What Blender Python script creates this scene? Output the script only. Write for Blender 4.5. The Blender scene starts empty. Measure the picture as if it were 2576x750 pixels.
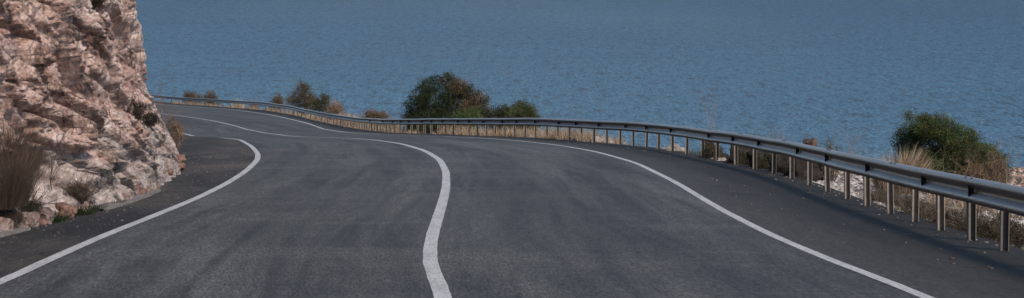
import bpy, math, random
import numpy as np
from mathutils import Vector

rng = np.random.default_rng(7)
random.seed(7)
sc = bpy.context.scene
COL = sc.collection

# ------------------------------------------------------------------ world axes
# x right, y along the view, z up; the eye is at (0, 0, EYE); the sea is z = 0
EYE = 40.0
F = 5000.0
CU, HV = 1287.5, -170.0

# ------------------------------------------------------------------ noise (numpy)
_perm = np.random.default_rng(11).permutation(256)
_perm = np.concatenate([_perm, _perm, _perm])
_grad = np.random.default_rng(12).normal(size=(256, 3))
_grad /= np.linalg.norm(_grad, axis=1)[:, None]

def perlin(x, y, z):
    x, y, z = np.broadcast_arrays(np.asarray(x, float), np.asarray(y, float), np.asarray(z, float))
    xi, yi, zi = np.floor(x).astype(int), np.floor(y).astype(int), np.floor(z).astype(int)
    xf, yf, zf = x - xi, y - yi, z - zi
    u, v, w = [t * t * t * (t * (t * 6 - 15) + 10) for t in (xf, yf, zf)]
    def g(i, j, k):
        h = _perm[_perm[_perm[(xi + i) & 255] + ((yi + j) & 255)] + ((zi + k) & 255)]
        gr = _grad[h]
        return gr[..., 0] * (xf - i) + gr[..., 1] * (yf - j) + gr[..., 2] * (zf - k)
    def lerp(a, b, t): return a + t * (b - a)
    return 1.6 * lerp(lerp(lerp(g(0,0,0), g(1,0,0), u), lerp(g(0,1,0), g(1,1,0), u), v),
                lerp(lerp(g(0,0,1), g(1,0,1), u), lerp(g(0,1,1), g(1,1,1), u), v), w)

def fbm(x, y, z, o=4, gain=.5):
    s, a, f = 0, 1, 1
    for i in range(o):
        s = s + a * perlin(x * f + 17.3 * i, y * f + 5.1 * i, z * f - 9.7 * i); a *= gain; f *= 2.03
    return s

def ridged(x, y, z, o=4, gain=.5):
    s, a, f = 0, 1, 1
    for i in range(o):
        s = s + a * (1 - 2 * np.abs(perlin(x * f + 7.7 * i, y * f - 3.1 * i, z * f + 2.7 * i))); a *= gain; f *= 2.1
    return s

def worley(x, y, z):
    xi, yi, zi = np.floor(x).astype(int), np.floor(y).astype(int), np.floor(z).astype(int)
    f1 = np.full(x.shape, 9.); f2 = np.full(x.shape, 9.); cid = np.zeros(x.shape, int)
    jit = np.random.default_rng(3).random((256, 3))
    for i in (-1, 0, 1):
        for j in (-1, 0, 1):
            for k in (-1, 0, 1):
                h = _perm[_perm[_perm[(xi + i) & 255] + ((yi + j) & 255)] + ((zi + k) & 255)]
                d = np.sqrt((xi + i + jit[h, 0] - x) ** 2 + (yi + j + jit[h, 1] - y) ** 2 + (zi + k + jit[h, 2] - z) ** 2)
                m = d < f1
                f2 = np.where(m, f1, np.minimum(f2, d)); f1 = np.where(m, d, f1); cid = np.where(m, h, cid)
    return f1, f2, cid

# ------------------------------------------------------------------ the road's course
YG = np.arange(-40, 330.01, 0.25)
def smooth(a, sig):
    n = int(4 * sig / .25) + 1
    k = np.exp(-.5 * (np.arange(-n, n + 1) * .25 / sig) ** 2); k /= k.sum()
    p = np.concatenate([2 * a[0] - a[n:0:-1], a, 2 * a[-1] - a[-2:-n - 2:-1]])
    return np.convolve(p, k, 'valid')
kn = [(-40, -1.835 + 40 * .0781), (60, -1.835 - 60 * .0781), (76, -7.86), (95, -9.66), (110, -11.1), (130, -12.87), (140, -13.6),
      (150, -14.2), (162, -14.9), (180, -16.1), (192, -17.), (205, -17.9), (215, -18.6), (330, -25.5)]
ZG = smooth(np.interp(YG, [a for a, b in kn], [b for a, b in kn]), 2.5)
def zr(y): return np.interp(y, YG, ZG) + EYE           # road height along y
_ok = YG > 8
_vv = -ZG[_ok] / YG[_ok] * F + HV
def unp(u, v):                                            # a point of the road surface from survey pixels
    y = float(np.interp(-v, -_vv, YG[_ok])); return (u - CU) / F * y, y
def course(uv, pre, post, sig):
    p = sorted([(y, x) for x, y in (unp(u, v) for u, v in uv)])
    ys = [a for a, b in p]; xs = [b for a, b in p]
    ys = [-40] + ys + [330]; xs = [xs[0] + pre] + xs + [xs[-1] + post]
    raw = np.interp(YG, ys, xs); far = np.clip((YG - 76) / 10, 0, 1)
    return smooth(raw, sig) * (1 - far) + smooth(raw, 4.) * far
LEFT = course([(0,712),(130,650),(260,593),(400,538),(500,497),(570,462),(620,430),(648,402),(649,387),(632,368),(602,351),(490,344),(440,325),(385,306)], .2, -68, 1.3)
MID = course([(1128,750),(1090,700),(1077,645),(1087,590),(1107,530),(1122,475),(1122,432),(1106,402),(1070,380),(1010,362),(940,352),(880,348),
              (735,344),(660,333),(600,318),(540,304),(480,295),(430,290)], .5, -62, 1.3)
RIGHT = course([(2345,750),(2100,660),(1930,588),(1800,520),(1700,459),(1600,410),(1500,382),(1400,365),(1300,354),(1180,346),
                (868,333),(780,311),(700,293),(640,283),(540,272),(430,265)], .2, -45, 1.5)
rail_tab = [(2524,22.4),(2443,23.8),(2240,28.9),(2132,32.5),(2035,37.8),(1897,45.2),(1652,60.3),(1500,68),(1380,75),(1116,95),(976,110),
            (897,130),(846,140),(785,150),(734,162),(668,178),(609,190),(534,203),(452,215)]
RAIL = smooth(np.interp(YG, [-40] + [y for u, y in rail_tab] + [330], [5.6] + [(u - CU) / F * y for u, y in rail_tab] + [-84]), 2.2)
base_uv = [(0,590),(100,570),(200,540),(280,522),(360,495),(410,470),(455,430),(462,402)]
bp = sorted([(y, x) for x, y in (unp(u, v) for u, v in base_uv)])
_byy = [-40, 20] + [a for a, b in bp] + [57, 66, 80, 100, 130, 165, 200, 330]
_bxx = [-6.6, -6.45] + [b for a, b in bp] + [-10.4, -13.6, -18.0, -22.5, -31., -40, -53, -125]
FOOT = smooth(np.interp(YG, _byy, _bxx), 1.2)
def at(a, y): return np.interp(y, YG, a)

# ------------------------------------------------------------------ object helpers
def link(o, parent=None):
    COL.objects.link(o)
    if parent: o.parent = parent
    return o
def tag(o, label=None, cat=None, group=None, kind=None):
    if label: o['label'] = label
    if cat: o['category'] = cat
    if group: o['group'] = group
    if kind: o['kind'] = kind
    return o
def empty(name, loc):
    o = bpy.data.objects.new(name, None); o.location = loc; o.empty_display_size = .2
    return link(o)
def build(name, V, Q, mat, parent=None, col=None, sm=False, uv=None, origin=None):
    V = np.asarray(V, float).reshape(-1, 3)
    if parent is not None: V = V - np.array(parent.matrix_basis.translation)
    if origin is not None: V = V - np.asarray(origin)
    me = bpy.data.meshes.new(name)
    if isinstance(Q, np.ndarray):
        n, k = Q.shape
        me.vertices.add(len(V)); me.vertices.foreach_set('co', V.astype(np.float32).ravel())
        me.loops.add(n * k); me.loops.foreach_set('vertex_index', Q.astype(np.int32).ravel())
        me.polygons.add(n); me.polygons.foreach_set('loop_start', (np.arange(n) * k).astype(np.int32))
        me.update(calc_edges=True)
    else:
        me.from_pydata(V.tolist(), [], Q); me.update()
    if sm: me.polygons.foreach_set('use_smooth', np.ones(len(me.polygons), bool))
    if col is not None:
        at_ = me.attributes.new('tint', 'FLOAT_COLOR', 'POINT')
        c = np.ones((len(V), 4), np.float32); c[:, :3] = col
        at_.data.foreach_set('color', c.ravel())
    if uv is not None:
        l = me.uv_layers.new(name='UVMap')
        idx = np.zeros(len(me.loops), np.int32); me.loops.foreach_get('vertex_index', idx)
        l.data.foreach_set('uv', np.asarray(uv, np.float32)[idx].ravel())
    me.validate(); me.materials.append(mat)
    o = bpy.data.objects.new(name, me)
    if origin is not None: o.location = origin
    return link(o, parent)
def grid_faces(nr, nc):
    a = (np.arange(nr - 1)[:, None] * nc + np.arange(nc - 1)[None]).ravel()
    return np.stack([a, a + 1, a + nc + 1, a + nc], 1)

# ------------------------------------------------------------------ material helpers
class Mat:
    def __init__(s, name):
        s.m = bpy.data.materials.new(name); s.m.use_nodes = True
        s.t = s.m.node_tree; s.N = s.t.nodes; s.L = s.t.links
        s.b = s.N['Principled BSDF']
    def n(s, typ, **kw):
        nd = s.N.new(typ)
        for k, v in kw.items():
            if k in nd.inputs: 
                if hasattr(v, 'is_output'): s.L.new(v, nd.inputs[k])
                else: nd.inputs[k].default_value = v
            else: setattr(nd, k, v)
        return nd
    def coord(s, out='Object', scale=(1,1,1), loc=(0,0,0)):
        tc = s.n('ShaderNodeTexCoord'); mp = s.n('ShaderNodeMapping')
        mp.inputs['Scale'].default_value = scale; mp.inputs['Location'].default_value = loc
        s.L.new(tc.outputs[out], mp.inputs['Vector']); return mp.outputs['Vector']
    def noise(s, vec, scale, detail=4, rough=.55, dist=0):
        nd = s.n('ShaderNodeTexNoise'); nd.inputs['Scale'].default_value = scale
        nd.inputs['Detail'].default_value = detail; nd.inputs['Roughness'].default_value = rough; nd.inputs['Distortion'].default_value = dist
        s.L.new(vec, nd.inputs['Vector']); return nd.outputs['Fac']
    def vor(s, vec, scale, feat='F1', out='Distance'):
        nd = s.n('ShaderNodeTexVoronoi'); nd.feature = feat; nd.inputs['Scale'].default_value = scale
        s.L.new(vec, nd.inputs['Vector']); return nd.outputs[out]
    def ramp(s, fac, stops):
        nd = s.n('ShaderNodeValToRGB'); e = nd.color_ramp.elements
        while len(e) < len(stops): e.new(.5)
        for i, (p, c) in enumerate(stops):
            e[i].position = p; e[i].color = (*c, 1) if isinstance(c, tuple) else (c, c, c, 1)
        s.L.new(fac, nd.inputs['Fac']); return nd.outputs['Color']
    def mix(s, fac, a, b, mode='MIX'):
        nd = s.n('ShaderNodeMix'); nd.data_type = 'RGBA'; nd.blend_type = mode
        for i, v in ((0, fac), (6, a), (7, b)):
            if hasattr(v, 'is_output'): s.L.new(v, nd.inputs[i])
            elif i == 0: nd.inputs[0].default_value = v
            else: nd.inputs[i].default_value = (*v, 1)
        return nd.outputs[2]
    def math(s, op, a, b=0.):
        nd = s.n('ShaderNodeMath'); nd.operation = op
        for i, v in ((0, a), (1, b)):
            if hasattr(v, 'is_output'): s.L.new(v, nd.inputs[i])
            else: nd.inputs[i].default_value = v
        return nd.outputs[0]
    def color(s, c):
        if hasattr(c, 'is_output'): s.L.new(c, s.b.inputs['Base Color'])
        else: s.b.inputs['Base Color'].default_value = (*c, 1)
        return s
    def rough(s, r):
        if hasattr(r, 'is_output'): s.L.new(r, s.b.inputs['Roughness'])
        else: s.b.inputs['Roughness'].default_value = r
        return s
    def bump(s, h, strength, dist, prev=None):
        nd = s.n('ShaderNodeBump'); nd.inputs['Strength'].default_value = strength; nd.inputs['Distance'].default_value = dist
        s.L.new(h, nd.inputs['Height'])
        if prev: s.L.new(prev, nd.inputs['Normal'])
        s.L.new(nd.outputs['Normal'], s.b.inputs['Normal']); return nd.outputs['Normal']
    def spec(s, v): s.b.inputs['Specular IOR Level'].default_value = v; return s

# asphalt of the carriageway
def asphalt_mat():
    m = Mat('asphalt')
    uv = m.coord('UV'); ob = m.coord('Object')
    big = m.noise(m.coord('UV', (.55, .05, 1)), 1, 4, .6, .6)
    streak = m.noise(m.coord('UV', (1.5, .07, 1), (3, 9, 0)), 1, 4, .6, .8)
    cross = m.noise(m.coord('UV', (.16, .35, 1), (1, 4, 0)), 1, 4, .65, .6)
    fine = m.noise(m.coord('UV', (9, 1.1, 1)), 1, 5, .75)
    grit = m.noise(m.coord('UV', (42, 5, 1)), 1, 3, .8)
    c = m.ramp(big, [(.33, (.038, .040, .0405)), (.5, (.058, .0605, .0595)), (.66, (.086, .088, .084))])
    c = m.mix(m.ramp(streak, [(.37, .92), (.54, 0.)]), c, (.023, .025, .027))
    tc = m.n('ShaderNodeTexCoord'); sp = m.n('ShaderNodeSeparateXYZ'); m.L.new(tc.outputs['UV'], sp.inputs[0])
    wan = m.math('MULTIPLY', m.math('SUBTRACT', m.noise(m.coord('UV', (.05, .06, 1), (4, 4, 0)), 1, 2, .5), .5), 1.6)
    lane = m.math('ABSOLUTE', m.math('SUBTRACT', m.math('ABSOLUTE', m.math('ADD', sp.outputs[0], wan)), 2.05))
    track = m.ramp(lane, [(.30, 0.), (.72, 1.), (.92, .9), (1., .2)])                 # rubbered wheel paths
    brk = m.ramp(m.noise(m.coord('UV', (1.2, .11, 1), (8, 2, 0)), 1, 4, .65, .5), [(.36, 0.), (.60, .85)])
    c = m.mix(m.math('MULTIPLY', track, brk), c, (.030, .032, .034))
    c = m.mix(m.ramp(cross, [(.46, 0.), (.75, .5)]), c, (.104, .103, .096))
    c = m.mix(.9, c, m.ramp(fine, [(.34, .34), (.5, .5), (.66, .66)]), 'OVERLAY')
    c = m.mix(1., c, m.ramp(grit, [(.36, .16), (.5, .5), (.64, .84)]), 'OVERLAY')
    m.color(c).rough(.82).spec(.3)
    n = m.bump(grit, .5, .01); m.bump(fine, .4, .02, n)
    return m.m
def shoulder_mat():
    m = Mat('dark_shoulder')
    ob = m.coord('Object')
    big = m.noise(m.coord('Object', (.5, .12, 1)), 1, 5, .6, .3)
    fine = m.noise(m.coord('UV', (7, 1.1, 1)), 1, 6, .75); grit = m.noise(m.coord('UV', (34, 5, 1)), 1, 3, .8)
    sp = m.vor(ob, 16)
    c = m.ramp(big, [(.36, (.020, .020, .020)), (.5, (.036, .034, .032)), (.66, (.075, .066, .058))])
    c = m.mix(1., c, m.ramp(fine, [(.28, .28), (.5, .5), (.72, .75)]), 'OVERLAY')
    c = m.mix(1., c, m.ramp(grit, [(.28, .15), (.5, .5), (.72, .86)]), 'OVERLAY')
    c = m.mix(m.ramp(sp, [(.05, .7), (.12, 0.)]), c, (.13, .115, .1))
    m.color(c).rough(.9).spec(.2)
    n = m.bump(grit, .6, .012); m.bump(fine, .5, .03, n)
    return m.m
def shoulder_asphalt_mat():
    m = Mat('railward_dark_asphalt')
    ob = m.coord('Object'); tc = m.n('ShaderNodeTexCoord'); sp = m.n('ShaderNodeSeparateXYZ'); m.L.new(tc.outputs['UV'], sp.inputs[0])
    big = m.noise(m.coord('UV', (.8, .08, 1)), 1, 4, .6, .5); fine = m.noise(m.coord('UV', (7, 1.1, 1)), 1, 6, .75); grit = m.noise(m.coord('UV', (38, 5, 1)), 1, 3, .8)
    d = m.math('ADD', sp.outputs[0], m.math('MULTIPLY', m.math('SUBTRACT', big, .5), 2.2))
    c = m.mix(m.ramp(m.math('MULTIPLY', d, .5), [(.02, 0.), (.6, 1.)]), (.048, .049, .048), (.017, .0175, .0175))  # asphalt tone darkens from the edge line out to the rail
    c = m.mix(.9, c, m.ramp(fine, [(.28, .3), (.5, .5), (.72, .7)]), 'OVERLAY')
    c = m.mix(1., c, m.ramp(grit, [(.28, .18), (.5, .5), (.72, .82)]), 'OVERLAY')
    m.color(c).rough(.88).spec(.25); n = m.bump(grit, .6, .012); m.bump(fine, .5, .03, n)
    return m.m
def paint_mat():
    m = Mat('road_paint')
    ob = m.coord('Object')
    f = m.noise(m.coord('UV', (5, .9, 1)), 1, 6, .75); g = m.noise(m.coord('UV', (45, 6, 1)), 1, 4, .8)
    c = m.ramp(f, [(.3, (.29, .295, .295)), (.5, (.44, .45, .45)), (.7, (.53, .535, .535))])
    c = m.mix(m.ramp(g, [(.38, .9), (.50, 0.)]), c, (.22, .22, .22))
    m.color(c).rough(.7).spec(.3); m.bump(g, .3, .004)
    return m.m
def sea_mat():
    m = Mat('sea_water')
    ob = m.coord('Object')
    sw = m.noise(m.coord('Object', (.05, .04, 1)), 1, 3, .5, .3)
    w1 = m.noise(m.coord('Object', (.30, .10, 1)), 1, 5, .62, .3)
    w2 = m.noise(m.coord('Object', (1.3, .35, 1)), 1, 4, .75, .2)
    patch = m.noise(m.coord('Object', (.0035, .006, 1)), 1, 4, .6, .8)
    sx = m.n('ShaderNodeSeparateXYZ'); m.L.new(ob, sx.inputs[0])
    dep = m.math('ADD', m.math('DIVIDE', sx.outputs[1], 1300.), m.math('MULTIPLY', m.math('SUBTRACT', patch, .5), .7))
    c = m.ramp(dep, [(.28, (.140, .365, .59)), (.5, (.104, .275, .465)), (.9, (.086, .225, .385))])   # shallow to deep water
    rip = m.noise(m.coord('Object', (1.3, .34, 1), (3, 3, 0)), 1, 7, .8, .2)
    c = m.mix(1., c, m.ramp(rip, [(.41, .28), (.5, .76), (.59, 1.)]), 'MULTIPLY')
    dash = m.noise(m.coord('Object', (.42, .10, 1), (7, 1, 0)), 1, 5, .65, .3)
    c = m.mix(1., c, m.ramp(dash, [(.36, .45), (.47, .90), (.62, 1.)]), 'MULTIPLY')
    sheen = m.noise(m.coord('Object', (.0042, .0011, 1), (2.2, .4, 0)), 1, 3, .55, .4)
    c = m.mix(m.ramp(sheen, [(.44, 0.), (.7, .3)]), c, (.15, .26, .33))                       # broad pale sheen painted into the water colour
    m.color(c).rough(.4)
    m.b.inputs['IOR'].default_value = 1.33; m.spec(.13)
    n = m.bump(sw, 1., 5.); n = m.bump(w1, 1., 5., n); m.bump(w2, 1., 4., n)
    return m.m
def rock_mat(name='cliff_rock', aniso=(1.5, .40, 1.15), grime=True, rough=.9):
    m = Mat(name)
    v = m.coord('Object', aniso)
    wv = m.n('ShaderNodeTexNoise'); wv.inputs['Scale'].default_value = 1.1; wv.inputs['Detail'].default_value = 4
    m.L.new(v, wv.inputs['Vector'])
    add = m.n('ShaderNodeVectorMath'); add.operation = 'MULTIPLY_ADD'
    m.L.new(wv.outputs['Color'], add.inputs[0]); add.inputs[1].default_value = (.9, .9, .9); m.L.new(v, add.inputs[2])
    d = add.outputs[0]
    big = m.noise(d, .8, 5, .6)
    med = m.noise(d, 2.6, 6, .65, .5)
    fine = m.noise(v, 14, 6, .75)
    c = m.ramp(med, [(.27, (.11, .078, .068)), (.36, (.30, .20, .172)), (.48, (.43, .305, .268)), (.58, (.51, .39, .348)), (.7, (.60, .50, .46))])
    red = m.ramp(m.noise(d, 1.15, 4, .6, 1.2), [(.50, 0.), (.64, .75)])
    c = m.mix(red, c, m.ramp(fine, [(.3, (.16, .09, .075)), (.7, (.40, .265, .228))]))
    gr = m.ramp(big, [(.55, 0.), (.7, .6)])
    c = m.mix(gr, c, m.ramp(med, [(.3, (.12, .11, .105)), (.7, (.36, .33, .315))]))
    sd = m.n('ShaderNodeVectorMath'); sd.operation = 'MULTIPLY'; m.L.new(d, sd.inputs[0]); sd.inputs[1].default_value = (1.6, 1.6, .42)
    st = m.noise(sd.outputs[0], 1.5, 5, .65, .4)
    c = m.mix(m.ramp(st, [(.51, 0.), (.65, .55)]), c, (.62, .51, .46))
    c = m.mix(m.ramp(st, [(.33, .7), (.40, 0.)]), c, (.20, .13, .11))
    ck = m.vor(sd.outputs[0], 1.7, 'DISTANCE_TO_EDGE'); ck2 = m.vor(d, 4.3, 'DISTANCE_TO_EDGE')
    msk = m.ramp(m.noise(v, 1.3, 3, .5), [(.45, 0.), (.6, 1.)])
    c = m.mix(m.math('MULTIPLY', m.ramp(ck, [(.0, .85), (.05, 0.)]), msk), c, (.05, .036, .03))
    c = m.mix(m.math('MULTIPLY', m.ramp(ck2, [(.0, .6), (.06, 0.)]), msk), c, (.09, .065, .055))
    if grime:
        sa = m.n('ShaderNodeAttribute'); sa.attribute_name = 'stain'; ss = m.n('ShaderNodeSeparateColor'); m.L.new(sa.outputs['Color'], ss.inputs[0])
        c = m.mix(m.math('MULTIPLY', ss.outputs[0], .65), c, m.ramp(med, [(.32, (.13, .12, .115)), (.5, (.32, .29, .275)), (.66, (.50, .455, .43))]))
        c = m.mix(m.math('MULTIPLY', ss.outputs[1], .8), c, m.ramp(fine, [(.32, (.13, .05, .045)), (.68, (.36, .18, .15))]))
        g = m.ramp(m.noise(d, .95, 6, .7), [(.64, 0.), (.72, .8)])
        c = m.mix(g, c, (.05, .042, .037))
    c = m.mix(.9, c, m.ramp(fine, [(.3, .18), (.5, .5), (.7, .8)]), 'OVERLAY')
    if grime:
        hs = m.n('ShaderNodeHueSaturation'); hs.inputs['Value'].default_value = 1.62; hs.inputs['Saturation'].default_value = 1.06; m.L.new(c, hs.inputs['Color']); c = hs.outputs[0]
    m.color(c).rough(rough).spec(.25)
    n = m.bump(med, 1., .16); n = m.bump(ck, .6, .1, n); n = m.bump(fine, 1., .09, n); m.bump(m.noise(v, 45, 4, .7), .7, .03, n)
    return m.m
def ground_mat():
    m = Mat('stony_ground')
    ob = m.coord('Object')
    big = m.noise(ob, .5, 5, .6); fine = m.noise(ob, 8, 6, .75)
    peb = m.vor(ob, 9, 'F1'); cell = m.n('ShaderNodeTexVoronoi'); cell.inputs['Scale'].default_value = 9; m.L.new(ob, cell.inputs['Vector'])
    soil = m.ramp(fine, [(.3, (.045, .036, .028)), (.55, (.12, .09, .068)), (.75, (.23, .185, .145))])
    sep = m.n('ShaderNodeSeparateColor'); m.L.new(cell.outputs['Color'], sep.inputs[0])
    stone = m.ramp(sep.outputs[0], [(.0, (.16, .13, .11)), (.5, (.28, .25, .225)), (1., (.42, .40, .375))])
    stone = m.mix(m.ramp(peb, [(.35, 0.), (.6, .9)]), stone, (.05, .043, .038))
    c = m.mix(m.ramp(big, [(.44, 0.), (.56, 1.)]), soil, stone)
    m.color(c).rough(.95).spec(.15)
    n = m.bump(peb, .8, .05); m.bump(fine, .6, .04, n)
    return m.m
def steel_mat():
    m = Mat('galvanised_steel')
    ob = m.coord('Object')
    f = m.noise(ob, 5, 5, .7); st = m.noise(m.coord('Object', (6, .5, 6)), 1, 4, .6)
    c = m.ramp(f, [(.3, (.20, .195, .185)), (.7, (.33, .32, .305))])
    c = m.mix(m.ramp(st, [(.5, 0.), (.75, .5)]), c, (.16, .15, .14))
    m.color(c).rough(m.ramp(f, [(.3, .42), (.7, .6)])); m.b.inputs['Metallic'].default_value = .65
    m.bump(f, .15, .01)
    return m.m
def post_steel_mat():
    m = Mat('weathered_post_steel')
    f = m.noise(m.coord('Object'), 9, 5, .7)
    oi = m.n('ShaderNodeObjectInfo')
    m.color(m.mix(m.ramp(oi.outputs['Random'], [(.0, .7), (.22, .1), (.6, 0.)]), m.ramp(f, [(.3, (.20, .172, .145)), (.7, (.36, .31, .265))]), (.06, .062, .065))).rough(.6).spec(.4)
    m.b.inputs['Metallic'].default_value = .15; m.bump(f, .2, .005)
    return m.m
def plain_mat(name, c, r=.8, k=30, amp=.35):
    m = Mat(name); f = m.noise(m.coord('Object'), k, 5, .7)
    m.color(m.ramp(f, [(.3, tuple(x * (1 - amp) for x in c)), (.7, tuple(x * (1 + amp) for x in c))])).rough(r).spec(.25)
    m.bump(f, .8, .12 if k < 20 else .01); return m.m
def tint_mat(name, trans=.0, r=.7):
    m = Mat(name)
    a = m.n('ShaderNodeAttribute'); a.attribute_name = 'tint'
    f = m.noise(m.coord('Object'), 25, 3, .6)
    m.color(m.mix(.5, a.outputs['Color'], m.ramp(f, [(.3, .38), (.7, .62)]), 'OVERLAY')).rough(r).spec(.2)
    if trans:
        tr = m.n('ShaderNodeBsdfTranslucent'); m.L.new(a.outputs['Color'], tr.inputs['Color'])
        mx = m.n('ShaderNodeMixShader'); mx.inputs[0].default_value = trans
        m.L.new(m.b.outputs[0], mx.inputs[1]); m.L.new(tr.outputs[0], mx.inputs[2])
        m.L.new(mx.outputs[0], m.N['Material Output'].inputs['Surface'])
    return m.m
M = dict(asphalt=asphalt_mat(), shoulder=shoulder_mat(), shoulder_asphalt=shoulder_asphalt_mat(), paint=paint_mat(), sea=sea_mat(), cliff=rock_mat(),
         rock=rock_mat('loose_rock', (2.2, 2.2, 2.2), False), ground=ground_mat(), steel=steel_mat(), post_steel=post_steel_mat(),
         dark=plain_mat('dark_reflector', (.018, .015, .015), .6), bolt=plain_mat('bolt_steel', (.06, .06, .065), .5),
         concrete=plain_mat('pale_concrete', (.19, .175, .16), .9, 9), leaf=tint_mat('leaves', .25), grass=tint_mat('dry_blades', .3), twig=tint_mat('twigs'),
         pebble=tint_mat('pebble_stone', 0, .9))

# ------------------------------------------------------------------ sea
S = 16000.
build('sea', [(-S, -3000, 0), (S, -3000, 0), (S, 2 * S, 0), (-S, 2 * S, 0)], np.array([[0, 1, 2, 3]]), M['sea']); tag(bpy.data.objects['sea'], kind='structure')

# ------------------------------------------------------------------ road, shoulders, painted lines
YS = np.concatenate([np.arange(-30, 120, .4), np.arange(120, 300.1, .8)])
def strip(name, xa, xb, n, mat, dz=0., ys=YS, edge=False):
    t = np.linspace(0, 1, n)
    X = xa[:, None] * (1 - t) + xb[:, None] * t
    Yv = np.repeat(ys[:, None], n, 1)
    Z = np.repeat(zr(ys)[:, None], n, 1) + dz
    uv = np.stack([(X - at(MID, Yv)).ravel(), Yv.ravel()], 1)
    if edge: uv[:, 0] = (X - xa[:, None]).ravel()
    o = build(name, np.stack([X, Yv, Z], -1), grid_faces(len(ys), n), mat, sm=True, uv=uv)
    return tag(o, kind='structure')
lE, rE = at(LEFT, YS) - .05, at(RIGHT, YS) + .05
strip('road', lE, rE, 14, M['asphalt'])
footE = at(FOOT, YS) - .5
strip('gravel_shoulder', np.minimum(footE, lE - .3), lE, 5, M['shoulder'])
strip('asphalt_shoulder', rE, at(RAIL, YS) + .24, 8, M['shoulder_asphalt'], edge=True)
def line(name, arr, w, ya, yb, step=.3):
    ys = np.arange(ya, yb, step)
    x = at(arr, ys); dx = np.gradient(x, ys); h = w / 2 * np.sqrt(1 + dx * dx)
    h1 = h * (1 + .10 * perlin(ys * 1.7, 3.1, 0) + .06 * perlin(ys * .5, 1.1, 4)); h2 = h * (1 + .10 * perlin(ys * 1.7, 8.1, 0))
    return strip(name, x - h1, x + h2, 2, M['paint'], .004, ys)
line('centre_line', MID, .158, -28, 250)
line('edge_line', LEFT, .14, -28, 77.); line('edge_line', LEFT, .17, 85.5, 250)
line('edge_line', RIGHT, .125, -28, 84); line('edge_line', RIGHT, .17, 100, 250)

# ------------------------------------------------------------------ seaward ground
wY = [-40, 18, 30, 40, 47, 51, 54, 57.5, 60, 66, 70, 80, 90, 108, 125, 150, 215, 330]
wW = [15, 14, 11, 9.0, 8.6, 7.8, 5.0, 1.6, .35, .35, .9, 1.5, 4.0, 4.5, 2.0, 1.8, 2.5, 3]
def ground(x, y):
    t = x - at(RAIL, y) - .2
    w = np.interp(y, wY, wW)
    e = np.maximum(t - w, 0)
    z = zr(y) - .10 - .07 * np.clip(t, 0, 1) - .02 * np.clip(t, 0, w) - np.where(e < 1.5, e * e * .27, .81 * e - .6) * 1.0
    amp = np.clip(t / 2., 0, 1)
    z = z + amp * (.12 * fbm(x * .5, y * .5, 0, 3) + .05 * fbm(x * 2.2, y * 2.2, 3, 3))
    return z + np.clip(e / 4, 0, 1) * 1.2 * fbm(x * .12, y * .12, 5, 4)
tt = np.concatenate([np.arange(0, 3, .12), np.arange(3, 16, .3), np.geomspace(16, 130, 34)])
yy = np.concatenate([np.arange(-30, 18, 1.), np.arange(18, 66, .16), np.arange(66, 130, .4), np.arange(130, 300, 1.2)])
TX = at(RAIL, yy)[:, None] + .2 + tt[None]; TY = np.repeat(yy[:, None], len(tt), 1)
o = build('seaward_slope', np.stack([TX, TY, ground(TX, TY)], -1), grid_faces(len(yy), len(tt)), M['ground'], sm=True); tag(o, kind='structure')

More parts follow.
